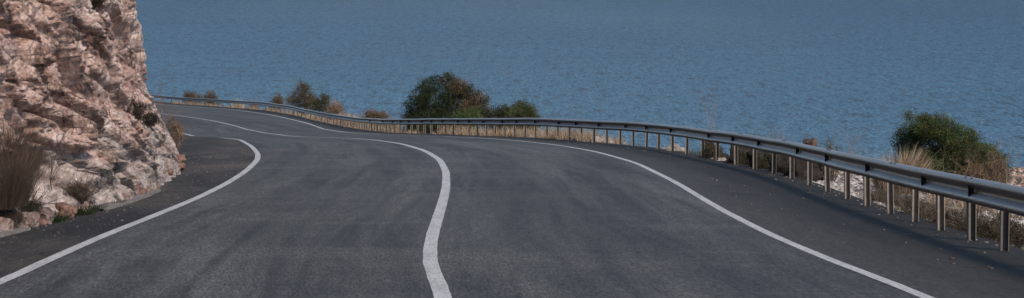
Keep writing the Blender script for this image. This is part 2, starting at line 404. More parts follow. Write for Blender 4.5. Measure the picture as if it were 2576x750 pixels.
# ------------------------------------------------------------------ cliff
def build_cliff():
    s = np.concatenate([np.arange(-30, 20, .8), np.arange(20, 54, .065), np.arange(54, 70, .3), np.arange(70, 300, 2.)])
    h = np.concatenate([np.arange(-.5, 6.2, .034), np.arange(6.2, 14, .3)])
    Sg, Hg = np.meshgrid(s, h, indexing='ij')
    lean = np.interp(Hg, [-.5, 0, .4, 1.05, 1.6, 2.5, 3.9, 6, 8, 14], [-.1, 0, .14, .48, .70, .86, 1.02, 1.4, 1.95, 4.2])
    bx = at(FOOT, Sg); d = np.gradient(at(FOOT, s), s)[:, None]
    nrm = np.sqrt(1 + d * d)
    nx, ny = 1 / nrm, -np.clip(d, -.9, .9) / nrm * -1 * -1
    a = Sg / 3.1 + .50 * Hg; b = Hg
    wx = .28 * fbm(a * .7, b * .7, 1.3, 3); wz = .2 * fbm(a * .7, b * .7, 7.7, 3)
    A, B = a + wx, b + wz
    D = .24 * fbm(A * .85, B * .10, 2.2, 2)
    D = D + .22 * (ridged(A * 1.7, B * .13, 4.4, 2) - .5)
    def chip(fx, fz, seed, tilt, off):
        f1, f2, cid = worley(A * fx, B * fz, np.full_like(A, seed))
        q = (cid % 17) / 17. - .5; q2 = (cid % 11) / 11. - .5; q3 = (cid % 7) / 7. - .5
        return off * q + tilt * (q2 * np.sin(A * fx * 2.1 + cid) + .45 * q3 * np.sin(B * fz * 2.1 + cid)) - off * 1.1 * np.clip(.07 - (f2 - f1), 0, .07) / .07
    D = D + chip(1.9, .25, .5, .15, .18) + chip(4.0, .62, 3.5, .12, .15) + chip(8.5, 1.8, 7.5, .06, .075) + chip(17., 5., 9.5, .025, .035)
    D = D - .30 * np.clip((fbm(A * 1.8, B * .5, 9.2, 3) - .46) * 4, 0, 1)
    D = D - .15 * np.clip(ridged(A * 1.9, B * .6, 5.5, 2) - 1.1, 0, .3) / .3
    D = D + .065 * (ridged(Sg / 1.5, b * 1.1, 13.3, 4, .55) - .8) + .04 * fbm(Sg / .9, b * 3, 3.3, 5, .6)
    D = D + .028 * fbm(Sg / .35, b * 10, 3.3, 3, .6)
    D = D - .55 * np.exp(-((Sg - 28.6) / 1.6) ** 2 - ((Hg - .5) / .42) ** 2) - .35 * np.exp(-((Sg - 26.4) / .5) ** 2 - ((Hg - .7) / .9) ** 2)
    D = D - .12 - .22 * np.clip((Hg - .8) / 2., 0, 1)
    # the gullies, fractures and ribs of this particular face (surveyed lines; depth in metres)
    U0 = (bx - lean) / np.maximum(Sg, 5) * F + CU; V0 = (EYE - zr(Sg) - Hg) / np.maximum(Sg, 5) * F + HV
    U0 = U0 + 6 * fbm(A * 2, B * 2, 31., 3); V0 = V0 + 6 * fbm(A * 2, B * 2, 41., 3)
    def carve(pts, wd, dep):
        nonlocal D
        pts = [(p[0] / 1.2427, p[1] / 1.2427) for p in pts]
        dist = np.full_like(Sg, 1e9)
        for (x0, y0), (x1, y1) in zip(pts[:-1], pts[1:]):
            t = np.clip(((U0 - x0) * (x1 - x0) + (V0 - y0) * (y1 - y0)) / ((x1 - x0) ** 2 + (y1 - y0) ** 2), 0, 1)
            dist = np.minimum(dist, np.hypot(U0 - x0 - t * (x1 - x0), V0 - y0 - t * (y1 - y0)))
        if dep < 0: dep, wd = dep * 1.5, wd * .75
        D = D + np.where((Sg > 22) & (Sg < 53), 1.45 * dep * np.exp(-(dist / wd) ** 2), 0)
    carve([(262, 40), (298, 105), (322, 215), (348, 270), (392, 335)], 9, -.30)
    carve([(318, 235), (352, 272)], 13, -.25)
    carve([(372, 45), (385, 150)], 20, -.22)
    carve([(328, 415), (365, 490), (386, 570)], 7, -.20)
    carve([(95, 90), (112, 210), (104, 300)], 9, -.28)
    carve([(120, 345), (185, 370), (235, 430)], 11, -.25)
    carve([(0, 95), (70, 85), (140, 130)], 7, -.2)
    carve([(178, 0), (160, 45)], 10, -.25)
    carve([(228, 0), (222, 180), (214, 330), (250, 450)], 19, .20)
    carve([(322, 60), (356, 190), (376, 245)], 11, .16)
    carve([(150, 40), (160, 190)], 20, .14)
    carve([(410, 300), (440, 330)], 15, .15)
    carve([(280, 380), (340, 470), (300, 560)], 26, .16)
    carve([(390, 440), (450, 500), (470, 570)], 18, .14)
    D = D - .14 * np.clip((Sg - 42) / 4, 0, 1)
    k = np.clip((Hg + .25) / .9, .35, 1)
    nose = np.interp(Sg, [30, 44, 52, 60, 80], [1, .75, .5, .6, 1.6])
    D = (D - .02) * k * nose
    X = bx - lean * np.interp(Sg, [20, 60, 120], [1, 1, 1.6]) + D * nx * 1.0
    Y = Sg + D * np.where(Sg > 45, .25, -.15) + .12 * fbm(a * 2, b * 2, 11, 3)
    Z = zr(Sg) + Hg + .08 * k * fbm(a * 2.1, b * 1.9, 21.5, 3)
    # the hill behind the top of the face
    top = []
    for j in range(1, 9):
        back = 2.2 ** j * .35
        top.append(np.stack([X[:, -1] - back, Y[:, -1], Z[:, -1] + 1.2 * back ** .72 + .5 * fbm(s * .2, back, 3., 3)], -1))
    P = np.concatenate([np.stack([X, Y, Z], -1), np.stack(top, 1)], 1)
    o = build('cliff', P, grid_faces(len(s), P.shape[1]), M['cliff'])
    # normals outwards
    o.data.flip_normals()
    st = np.zeros(P.shape[:2]); n_ = len(h)
    gz_ = np.clip((1.15 + .75 * fbm(A * 1.3, B * 1.3, 55., 4) - Hg) / .5, 0, 1)
    rd_ = np.exp(-((U0 - 300) / 20) ** 2 - ((V0 - 75) / 48) ** 2) + .7 * np.exp(-((U0 - 35) / 50) ** 2 - ((V0 - 45) / 40) ** 2) + .6 * np.exp(-((U0 - 345) / 18) ** 2 - ((V0 - 190) / 60) ** 2)
    cc_ = np.zeros((P.shape[0], P.shape[1], 4), np.float32); cc_[..., 3] = 1
    cc_[:, :n_, 0] = gz_; cc_[:, :n_, 1] = np.clip(rd_ * (1 + .5 * fbm(A * 2, B * 2, 65., 3)), 0, 1)
    at_ = o.data.attributes.new('stain', 'FLOAT_COLOR', 'POINT'); at_.data.foreach_set('color', cc_.ravel())
    tag(o, 'pinkish weathered rock cliff rising at the left of the road', 'cliff', kind='structure')
    return X, Y, Z, s, h
CX, CY, CZ, CS, CH = build_cliff()
def on_cliff(y, h):
    i = int(np.argmin(abs(CS - y))); j = int(np.argmin(abs(CH - h)))
    return np.array([CX[i, j], CY[i, j], CZ[i, j]])

# ------------------------------------------------------------------ guardrail
gx0 = at(RAIL, 22.)
rail = empty('guardrail', (float(gx0), 22., float(zr(22.))))
tag(rail, 'long grey steel crash barrier on posts along the seaward road edge', 'guardrail')
prof = [(.012, .765), (-.02, .770), (-.062, .752), (-.080, .722), (-.080, .700), (-.060, .672), (.002, .645), (.022, .620), (.006, .590), (-.058, .556), (-.080, .530),
        (-.080, .508), (-.062, .478), (-.02, .460), (.012, .465)]
prof2 = prof + [(x + .006, z) for x, z in reversed(prof)]
ys = np.concatenate([np.arange(11, 60, .25), np.arange(60, 235, .5)])
xr = at(RAIL, ys) - .06; dxr = np.gradient(xr, ys); nn = np.sqrt(1 + dxr ** 2)
wob = .012 * perlin(ys * .35, 2.2, .5)
V = np.array([[(xr[i] + px / nn[i], ys[i] - px * dxr[i] / nn[i], zr(ys[i]) + pz + wob[i]) for px, pz in prof2] for i in range(len(ys))])
n2 = len(prof2)
Q = []
for i in range(len(ys) - 1):
    for j in range(n2):
        k = (j + 1) % n2
        Q.append((i * n2 + j, i * n2 + k, (i + 1) * n2 + k, (i + 1) * n2 + j))
beam = build('rail_beam', V, np.array(Q), M['steel'], rail, sm=True)

def y_on_rail(u):
    uu = at(RAIL, YG[YG > 10]) / YG[YG > 10] * F + CU
    return float(np.interp(-u, -uu, YG[YG > 10]))
post_y = [14.5, 16.4, 18.2, 19.9] + [y_on_rail(u) for u in (2524, 2443, 2365, 2300, 2238, 2180, 2130, 2080, 2035, 1990, 1945, 1897, 1850, 1803, 1766, 1726, 1690, 1655)]
y = post_y[-1]
while y < 222:
    y += 1.75 if y < 100 else 1.65 if y < 140 else 2.5 if y < 170 else 3.4
    post_y.append(y)
# C-section post, open towards the oncoming traffic (-y)
W, Dp, T = .094, .085, .006
LL, LR = .023, .009                                       # turned-in lips of the channel
csec = [(-W/2, 0), (-W/2, Dp), (W/2, Dp), (W/2, 0), (W/2 - LR, 0), (W/2 - LR, T), (W/2 - T, T), (W/2 - T, Dp - T), (-W/2 + T, Dp - T), (-W/2 + T, T), (-W/2 + LL, T), (-W/2 + LL, 0)]
def post_mesh():
    me = bpy.data.meshes.new('post'); n = len(csec)
    V = [(x, y, z) for z in (-.3, .70) for x, y in csec]
    Fc = [(i, (i + 1) % n, n + (i + 1) % n, n + i) for i in range(n)] + [(n, n+1, n+8, n+9), (n+1, n+2, n+7, n+8), (n+2, n+3, n+6, n+7), (n+3, n+4, n+5, n+6), (n, n+9, n+10, n+11)]
    me.from_pydata(V, [], Fc); me.update(); me.materials.append(M['post_steel']); return me
pm = post_mesh()
for y in post_y:
    x = float(at(RAIL, y)); sl = float(at(RAIL, y + .5) - at(RAIL, y - .5))
    o = bpy.data.objects.new('post', pm); o.parent = rail; COL.objects.link(o)
    o.location = Vector((x + .012, y, float(zr(y)))) - rail.location
    o.rotation_euler = (random.uniform(-.02, .02), random.uniform(-.025, .025), -math.atan(-sl) * .45 + random.uniform(-.10, .10))
# wedge reflectors in the fold of the beam
rf = [s / 1.2427 for s in (1161,1201,1232,1257,1283,1324,1354,1388,1437,1472,1517,1577,1621,1680,1754,1808,1880,1964,2030,2107,2227,2303,2385,2508,2601,2731,2910,3060)]
rme = bpy.data.meshes.new('reflector')
rv = [(-.072, -.012, .682), (-.072, -.012, .548), (0, -.012, .638), (0, -.012, .592), (-.066, .012, .682), (-.066, .012, .548), (0, .04, .638), (0, .04, .592),]
rme.from_pydata(rv, [], [(0, 1, 3, 2), (0, 4, 5, 1), (0, 2, 6, 4), (1, 5, 7, 3), (4, 6, 7, 5), (2, 3, 7, 6)]); rme.update(); rme.materials.append(M['dark'])
for u in rf:
    y = y_on_rail(u); o = bpy.data.objects.new('reflector', rme); o.parent = rail; COL.objects.link(o)
    o.location = Vector((float(at(RAIL, y)) - .062, y, float(zr(y)))) - rail.location
    o.rotation_euler = (0, 0, -math.atan(-float(at(RAIL, y + .5) - at(RAIL, y - .5))))
# splice bolts on the beam's upper fold
bme = bpy.data.meshes.new('splice_bolt')
a8 = [2 * math.pi * i / 8 for i in range(8)]
bme.from_pydata([(math.cos(a) * .022, math.sin(a) * .022, 0) for a in a8] + [(math.cos(a) * .017, math.sin(a) * .017, .018) for a in a8], [],
                [(i, (i + 1) % 8, 8 + (i + 1) % 8, 8 + i) for i in range(8)] + [tuple(range(8, 16))]); bme.update(); bme.materials.append(M['bolt'])
for y0 in (18.9, 23.4, 28.0, 34., 40., 46.):
    for dy in (0, .3):
        y = y0 + dy; o = bpy.data.objects.new('splice_bolt', bme); o.parent = rail; COL.objects.link(o)
        o.location = Vector((float(at(RAIL, y)) - .06 - .045, y, float(zr(y)) + .757)) - rail.location

# ------------------------------------------------------------------ plants and stones: generators
def leaf_cloud(blobs, n, size, cols, seed, flat=.0, droop=.0, bcols=None):
    """leaf faces spread through a set of ellipsoids: (cx, cy, cz, rx, ry, rz)"""
    r = np.random.default_rng(seed)
    vol = np.array([b[3] * b[4] * b[5] for b in blobs]) ** .7; vol /= vol.sum()
    V, C = [], []
    cols0 = cols
    for bi, (b, f) in enumerate(zip(blobs, vol)):
        cols = bcols[bi] if bcols and bcols[bi] else cols0
        nc = max(6, int(n * f * 1.7 / 28))
        dr = r.normal(size=(nc, 3)); dr /= np.linalg.norm(dr, axis=1)[:, None]
        rad = r.uniform(.2, 1.0, nc) ** .45 * (1 + .07 * r.normal(size=nc))
        cc = np.array(b[:3]) + dr * rad[:, None] * np.array(b[3:])
        cs = r.uniform(.5, 1.3, nc)
        ccol = np.array([cols[i] for i in r.integers(0, len(cols), nc)]) * r.uniform(.5, 1.6, (nc, 1))
        k = 28
        p = cc[:, None] + np.clip(r.normal(size=(nc, k, 3)), -1.5, 1.5) * (size * 1.7) * cs[:, None, None]
        p = p.reshape(-1, 3); m = len(p)
        lc = np.repeat(ccol, k, 0) * r.uniform(.75, 1.3, (m, 1))
        t1 = r.normal(size=(m, 3)); t1 += np.repeat(dr, k, 0) * .8; t1[:, 2] -= droop; t1 /= np.linalg.norm(t1, axis=1)[:, None]
        t2 = np.cross(t1, r.normal(size=(m, 3))); t2 /= np.linalg.norm(t2, axis=1)[:, None] + 1e-9
        L = size * .78 * r.uniform(.6, 1.5, (m, 1)); Wd = L * .45
        q = np.stack([p - t1 * L * .5, p + t2 * Wd * .5, p + t1 * L * .6, p - t2 * Wd * .5], 1)
        V.append(q.reshape(-1, 3)); C.append(np.repeat(lc, 4, 0))
    V = np.concatenate(V); C = np.clip(np.concatenate(C), 0, 1)
    return V, np.arange(len(V)).reshape(-1, 4), C
def tubes(segs, cols, seed):
    """segs: list of (p, q, r0, r1)"""
    V, Q, C = [], [], []
    for i, (p, q, r0, r1) in enumerate(segs):
        p, q = np.array(p, float), np.array(q, float); d = q - p; d /= np.linalg.norm(d) + 1e-9
        a = np.cross(d, (.3, .5, .81)); a /= np.linalg.norm(a) + 1e-9; b = np.cross(d, a)
        k = len(V)
        for c_, r_ in ((p, r0), (q, r1)):
            for j in range(4):
                t = math.pi / 2 * j; V.append(c_ + (a * math.cos(t) + b * math.sin(t)) * r_)
        for j in range(4):
            l = (j + 1) % 4; Q.append((k + j, k + l, k + 4 + l, k + 4 + j))
        col = np.array(cols[(i * 7 + seed) % len(cols)]); C += [col] * 8
    return np.array(V), np.array(Q), np.array(C)
def branch(segs, p, d, L, r, depth, rd, spread=.6, up=.15):
    n = 3
    for i in range(n):
        d = d + rd.normal(size=3) * .16; d[2] += up * .3; d /= np.linalg.norm(d)
        q = p + d * L / n; segs.append((p, q, r, r * .82)); p, r = q, r * .82
        if depth > 0 and (i > 0 or depth > 1):
            for _ in range(rd.integers(1, 3)):
                e = d + rd.normal(size=3) * spread; e[2] += up; e /= np.linalg.norm(e)
                branch(segs, p, e, L * rd.uniform(.45, .75), r * .65, depth - 1, rd, spread, up)
def blades(cx, cy, rx, ry, n, hgt, w, cols, seed, zf, lean=.35, bias=(0, 0)):
    r = np.random.default_rng(seed)
    a = r.uniform(0, 2 * math.pi, n); q = np.sqrt(r.uniform(0, 1, n))
    x = cx + np.cos(a) * q * rx; y = cy + np.sin(a) * q * ry
    z = zf(x, y) - .03
    h = hgt * r.uniform(.45, 1.05, n) * (1 - .35 * q)
    out = np.stack([np.cos(a) * q, np.sin(a) * q], 1) * lean * 1.2 + r.normal(size=(n, 2)) * lean * .55 + np.array(bias)
    b = r.uniform(0, 2 * math.pi, n); sx, sy = np.cos(b) * w / 2, np.sin(b) * w / 2
    lv = [(0, 0, 1.), (.5, .32, .8), (1., 1., .18)]
    P = []
    for t, o_, ww in lv:
        px = x + out[:, 0] * h * o_; py = y + out[:, 1] * h * o_; pz = z + h * (t - .12 * o_ * t)
        P.append(np.stack([px - sx * ww, py - sy * ww, pz], 1)); P.append(np.stack([px + sx * ww, py + sy * ww, pz], 1))
    V = np.stack(P, 1).reshape(-1, 3); k = np.arange(n)[:, None] * 6
    Q = np.concatenate([k + [0, 1, 3, 2], k + [2, 3, 5, 4]])
    c = np.array([cols[i] for i in r.integers(0, len(cols), n)]) * r.uniform(.7, 1.25, (n, 1))
    return V, Q, np.clip(np.repeat(c, 6, 0), 0, 1)
def gz(x, y): return ground(np.asarray(x, float), np.asarray(y, float))
def px(u, y): return (u - CU) / F * y
def hz(v, y): return EYE - (v - HV) / F * y

DKGREEN = [(.026, .038, .018), (.036, .052, .021), (.019, .028, .017), (.055, .066, .026)]
GREEN = [(.062, .105, .028), (.090, .135, .035), (.046, .080, .024), (.12, .15, .048)]
OLIVE = [(.075, .070, .034), (.11, .090, .046), (.055, .056, .030), (.15, .115, .066)]
BROWN = [(.12, .078, .045), (.16, .105, .065), (.085, .056, .036), (.19, .13, .085)]
RUST = [(.16, .085, .045), (.20, .115, .065), (.11, .065, .04)]
STRAW = [(.56, .45, .32), (.46, .36, .245), (.64, .54, .40), (.34, .25, .165)]
TANG = [(.26, .17, .11), (.32, .20, .13), (.19, .12, .08), (.38, .27, .18)]
TWIG = [(.07, .05, .04), (.10, .075, .06), (.14, .105, .085)]
PALETWIG = [(.26, .2, .155), (.2, .15, .115), (.33, .26, .2)]

def bush(name, label, cat, u0, u1, vtop, y, cols, seed, n=5000, leaf=.06, nblob=7, group=None, depth=None, stem_cols=TWIG, shape=None, base=None, lift=.12, bcols=None):
    x = px((u0 + u1) / 2, y); w = (u1 - u0) / F * y; zt = hz(vtop, y)
    zb = float(gz(x, y)) if base is None else base
    H = max(zt - zb, .25); dp = depth or w * .9
    root = empty(name, (x, y, zb)); tag(root, label, cat, group)
    r = np.random.default_rng(seed)
    bl = []
    if shape: bl = [(x + a * w / 2, y + r.uniform(-.25, .25) * dp, zb + b * H, c * w / 2, c * dp / 2, d * H) for a, b, c, d in shape]
    else:
        for i in range(nblob):
            a = r.uniform(-.62, .62); hh = (1 - .55 * abs(a) ** 1.5) * r.uniform(.45, .78)
            bl.append((x + a * w / 2, y + r.uniform(-.5, .5) * dp / 2, zb + hh * H, w / 2 * r.uniform(.28, .45), dp / 2 * r.uniform(.3, .5), H * r.uniform(.17, .27)))
        bl.append((x, y, zb + .42 * H, w * .36, dp * .36, H * .36))
    V, Q, C = leaf_cloud(bl, n, leaf, cols, seed, bcols=bcols)
    V[:, 2] = np.maximum(V[:, 2], zb - .3)
    build('foliage', V, Q, M['leaf'], root, C)
    segs = []
    for b in bl:
        p0 = np.array([x + r.normal() * w * .05, y + r.normal() * dp * .05, zb - .12]); p1 = np.array(b[:3]); mid = (p0 + p1) / 2 + r.normal(size=3) * .06 * H
        rr = max(.012, .018 * H)
        segs += [(p0, mid, rr, rr * .7), (mid, p1, rr * .7, rr * .3)]
        for _ in range(7):
            d = r.normal(size=3); d /= np.linalg.norm(d); segs.append((p1, p1 + d * np.array(b[3:]) * 1.05, rr * .35, rr * .12))
    V, Q, C = tubes(segs, stem_cols, seed); build('stem', V, Q, M['twig'], root, C)
    return root
def tuft(name, label, cat, u0, u1, vtop, y, cols, seed, n=260, w=.012, group=None, lean=.35, base=None, zf=None, bias=(0, 0)):
    x = px((u0 + u1) / 2, y); wd = (u1 - u0) / F * y
    z0 = float(gz(x, y)) if zf is None else float(zf(np.array([x]), np.array([y]))[0])
    H = max(hz(vtop, y) - z0, .12) * 1.08
    V, Q, C = blades(x, y, wd * .33, wd * .33, n, H, w, cols, seed, zf or gz, lean, bias)
    o = build(name, V, Q, M['grass'], None, C, origin=(x, y, z0)); return tag(o, label, cat, group)
def twigs(name, label, cat, u, vtop, y, seed, spread=.6, nst=5, r0=.012, depth=2, cols=TWIG, group=None, dirs=None, base=None, up=.15, x=None, lens=(.7, 1.)):
    rd = np.random.default_rng(seed)
    if base is None:
        x = px(u, y); z0 = float(gz(x, y)); p = np.array([x, y, z0 - .05])
    else: p = np.array(base, float)
    H = max(hz(vtop, y) - p[2], .2)
    segs = []
    for i in range(nst):
        d = rd.normal(size=3) * spread; d[2] = 1.
        if dirs is not None: d = np.array(dirs) + rd.normal(size=3) * .35
        d /= np.linalg.norm(d); branch(segs, p + rd.normal(size=3) * np.array([.05, .05, 0]) * H, d, H * rd.uniform(*lens), r0, depth, rd, spread, up)
    V, Q, C = tubes(segs, cols, seed); o = build(name, V, Q, M['twig'], None, C, origin=p)
    return tag(o, label, cat, group)
def ico(sub):
    import bmesh
    bm = bmesh.new(); bmesh.ops.create_icosphere(bm, subdivisions=sub, radius=1)
    V = np.array([v.co[:] for v in bm.verts]); Q = np.array([[v.index for v in f.verts] for f in bm.faces]); bm.free(); return V, Q
ICO4, ICO2, ICO1 = ico(4), ico(3), ico(1)
def rock_shape(seed, sub=None, rough=.32):
    V, Q = sub or ICO4; r = np.random.default_rng(seed); o = r.uniform(0, 50, 3)
    for _ in range(9):                                           # chip flat faces
        d = r.normal(size=3); d /= np.linalg.norm(d); c = r.uniform(.5, .85)
        k = V @ d; V = V - np.maximum(k - c, 0)[:, None] * d
    n = fbm(V[:, 0] * 1.3 + o[0], V[:, 1] * 1.3 + o[1], V[:, 2] * 1.3 + o[2], 5)
    return V * (1 + rough * n)[:, None], Q
def rock(label, pos, size, seed, group=None, cat='rock', name='rock', tint=None):
    V, Q = rock_shape(seed); r = np.random.default_rng(seed + 500); a = r.uniform(0, 6.28)
    R = np.array([[math.cos(a), -math.sin(a), 0], [math.sin(a), math.cos(a), 0], [0, 0, 1]])
    V = (V @ R.T) * np.array(size)
    o = build(name, V + np.array(pos), Q, tint or M['rock'], origin=pos); return tag(o, label, cat, group)
ROCKW = rock_mat('white_limestone', (1.6, 1.6, 1.6), False); 
M['white_rock'] = plain_mat('pale_limestone', (.30, .27, .24), .9, 9, .55)
M['brown_rock'] = plain_mat('brown_stone', (.12, .085, .068), .9, 9, .6)
M['shaded_rock'] = plain_mat('shaded_stone', (.028, .023, .02), .9, 8, .6)  # near-black: the shade behind the barrier is put into the stone colour
M['red_rock'] = plain_mat('reddish_stone', (.21, .125, .10), .9, 9, .6)

# ------------------------------------------------------------------ plants behind the rail, far to near
G1 = 'shrubs along the far barrier'
bush('low_shrub', 'low flat brown shrub behind the far barrier, nearest the cliff', 'shrub', 446, 520, 225, 226, OLIVE + BROWN, 1, 3500, .11, 6, G1)
bush('low_shrub', 'rounded brown shrub behind the far barrier, second from the cliff', 'shrub', 503, 568, 222, 220, BROWN + OLIVE, 2, 4000, .11, 6, G1)
tuft('grass_tuft', 'thin pale grass wisp left of a narrower one behind far barrier', 'grass tuft', 582, 618, 233, 204, STRAW, 3, 160, .03, 'pale wisps behind the far barrier')
tuft('grass_tuft', 'narrow upright pale grass wisp behind the far barrier', 'grass tuft', 630, 650, 234, 198, TANG, 4, 120, .03, 'pale wisps behind the far barrier')
bush('shrub', 'small open brownish shrub left of the tall brown bush', 'shrub', 668, 724, 232, 190, OLIVE + BROWN, 5, 2600, .10, 6, G1)
bush('tall_shrub', 'tall rounded brown bush standing above the far barrier', 'bush', 716, 808, 209, 176, OLIVE + BROWN + OLIVE, 6, 7500, .10, 9, G1,
     shape=[(-.1, .72, .5, .3), (.15, .55, .55, .3), (-.55, .5, .35, .2), (.5, .35, .4, .25), (0, .3, .75, .3), (-.8, .4, .15, .12), (.0, .88, .3, .14)])
bush('shrub', 'dark green shrub at the right of the tall brown bush', 'shrub', 780, 848, 228, 166, DKGREEN + OLIVE, 7, 3500, .10, 6, G1)
bush('shrub', 'pale dry brown shrub before the bank of straw grass', 'shrub', 812, 882, 246, 160, BROWN + TANG, 8, 3000, .09, 6, G1)
bush('shrub', 'orange brown rounded shrub between straw grass and the large bush', 'shrub', 906, 984, 267, 141, RUST + BROWN, 9, 4000, .09, 7, G1)
tuft('grass_tuft', 'pale dry grass tuft between orange shrub and large dark bush', 'grass tuft', 968, 1010, 281, 131, STRAW + TANG, 10, 260, .025)
V, Q, C = [], [], []
def field(name, label, items, cols, seed, mat='grass', w=.02, lean=.4, kind='stuff'):
    Vs, Qs, Cs, k = [], [], [], 0
    for i, (x, y, rx, ry, n, h) in enumerate(items):
        v, q, c = blades(x, y, rx, ry, n, h, w, cols, seed + i, gz, lean); Vs.append(v); Qs.append(q + k); Cs.append(c); k += len(v)
    o = build(name, np.concatenate(Vs), np.concatenate(Qs), M[mat], None, np.concatenate(Cs)); return tag(o, label, 'grass', kind=kind)
items = []
r = np.random.default_rng(40)
for u in np.arange(858, 940, 5): 
    y = 152 - (u - 858) * .16 + r.uniform(0, 4); items.append((px(u, y), y, .5, .9, 150, hz(270 + (u - 858) * .14 + r.uniform(-3, 5), y) - float(gz(px(u, y), y))))
for y in np.arange(96, 222, 1.6):                          # low straw along the far verge, seen under the beam
    x = float(at(RAIL, y)) + r.uniform(.35, 1.3); items.append((x, y, .4, .7, 90, r.uniform(.35, .8)))
field('dry_grass', 'pale straw grass growing along the far barrier', items, STRAW + TANG, 50, w=.03)

bush('large_bush', 'large dark green bush rising high above the barrier at mid road', 'bush', 1012, 1240, 186, 112, DKGREEN * 3 + GREEN + OLIVE + [BROWN[0]], 12, 34000, .085, 10, None, depth=2.6, stem_cols=[(.03, .025, .02), (.045, .036, .028)],
     shape=[(-.60, .66, .24, .17), (-.30, .82, .22, .14), (.0, .88, .22, .12), (.25, .80, .22, .14), (.48, .68, .22, .14), (.70, .58, .18, .12), (-.66, .40, .28, .22), (-.25, .55, .45, .26), (.2, .50, .45, .24),
            (-.78, .24, .18, .2), (-.3, .25, .5, .22), (.55, .34, .34, .22), (.86, .60, .07, .06), (-.88, .50, .09, .06), (-.90, .30, .10, .10), (-.52, .82, .12, .08), (.0, .97, .12, .05), (.2, .7, .3, .12), (.5, .5, .24, .12)],
     bcols=[DKGREEN, DKGREEN, DKGREEN + OLIVE, OLIVE + BROWN[:2], OLIVE + DKGREEN, OLIVE + BROWN, DKGREEN, DKGREEN, DKGREEN + OLIVE, DKGREEN, DKGREEN, OLIVE + BROWN[:2] + DKGREEN, OLIVE, DKGREEN, DKGREEN, DKGREEN, DKGREEN, OLIVE + BROWN, BROWN + OLIVE])  # dark left, browner right: the sunlit side is put into the leaf colours
for i_, (u0_, u1_, y_) in enumerate([(1000, 1075, 107.5), (1060, 1140, 101.5)]):
    bush('low_shrub', ['dark low scrub under the left side of the large dark bush', 'dark low scrub under the middle of the large dark bush'][i_], 'shrub', u0_, u1_, 308, y_, DKGREEN, 190 + i_, 4500, .07, 7, 'undergrowth behind the barrier')
bush('bush', 'bright green low bush at the right foot of the large dark one', 'bush', 1128, 1218, 259, 98.5, GREEN, 13, 6500, .07, 8, 'low bushes right of the large dark bush', lift=0)
bush('bush', 'dark olive low bush between bright green one and dome shaped one', 'bush', 1190, 1316, 253, 99.5, DKGREEN + OLIVE + DKGREEN, 14, 14000, .07, 8, 'low bushes right of the large dark bush')
bush('bush', 'dome shaped low bush farthest right of the large dark one', 'bush', 1252, 1372, 255, 97, DKGREEN + OLIVE + GREEN, 15, 13000, .07, 9, 'low bushes right of the large dark bush')
items = []
for u in np.arange(1120, 1545, 7):
    y = y_on_rail(u) + r.uniform(.5, 3.0); x = px(u, y) + .15; items.append((x, y, .4, .6, 150, r.uniform(.55, .95) if u < 1480 else r.uniform(.3, .6)))
field('dry_grass', 'pale straw grass seen under the beam beside large bush', items, STRAW + STRAW + TANG, 150, w=.016)
for i, (u, v, s_) in enumerate([(1330, 348, .20), (1452, 347, .26), (1500, 350, .30), (1533, 352, .22), (1180, 339, .16)]):
    y = y_on_rail(u) + .9; x = px(u, y)
    rock(['small white stone beside straw grass under the middle of barrier', 'white stone under the barrier left of the sea gap, smaller of pair', 'largest white stone in the straw grass left of the sea gap',
          'white stone at the very edge of the sea gap under barrier', 'small white stone under the barrier below the bright green bush'][i], (x, y, float(zr(y)) - .05), (s_, s_ * .9, s_ * .75), 60 + i, 'white stones under the barrier', tint=M['white_rock'])

# mid-right verge
twigs('dead_plant', 'tall thin bare stem rising alone against the sea', 'dead stem', 1787, 228, 58.5, 21, .16, 1, .013, 2, PALETWIG, lens=(.6, .72))
tuft('grass_tuft', 'upright dry brownish grass tuft behind the barrier against the sea', 'grass tuft', 1905, 1985, 294, 47.5, TANG + OLIVE, 22, 420, .008, lean=.3)
y = 43.2; x = px(2040, y); rock('brown rounded boulder showing above the barrier rail', (x, y, hz(352, y) - .12), (.19, .2, .22), 23, cat='boulder', name='boulder', tint=M['brown_rock'])
rock('dark heavy rock beneath the brown boulder behind the barrier', (x + .02, y, float(gz(x, y)) + .18), (.42, .4, .5), 24, cat='boulder', name='boulder', tint=M['shaded_rock'])
twigs('dead_plant', 'short leaning bare stem beside the brown boulder', 'dead stem', 2054, 316, 43.6, 25, .12, 1, .008, 1, TWIG, lens=(.62, .7))
bush('low_shrub', 'small grey green shrub right of the brown boulder', 'shrub', 2056, 2112, 340, 42.6, OLIVE + DKGREEN, 26, 2600, .03, 6)
twigs('dead_plant', 'cluster of short dry stems between small shrub and tall grass', 'dead stem', 2130, 352, 41.2, 27, .5, 7, .006, 2, PALETWIG)
items = []
for u in np.arange(2105, 2245, 7):
    y = r.uniform(45.5, 50.); x = px(u, y); items.append((x, y, .18, .3, 55, max(.15, hz(376 + (u - 2105) * .05 + r.uniform(-14, 16), y) - float(gz(x, y)))))
for u in np.arange(2330, 2560, 11):
    y = r.uniform(30, 36); x = px(u, y); items.append((x, y, .16, .2, 40, max(.2, hz(438 + r.uniform(-30, 30), y) - float(gz(x, y)))))
field('dry_grass', 'thin dry grass on the verge around the green bush', items, TANG + STRAW, 300, w=.011)
tuft('grass_tuft', 'tall reddish dry grass clump leaning before the green bush', 'grass tuft', 2228, 2322, 340, 36.4, TANG + STRAW, 28, 1500, .012, lean=.25, bias=(.12, 0))
tuft('grass_tuft', 'shorter reddish grass clump at the left of the tall one', 'grass tuft', 2195, 2262, 366, 37.6, TANG + STRAW, 29, 700, .012, lean=.35)
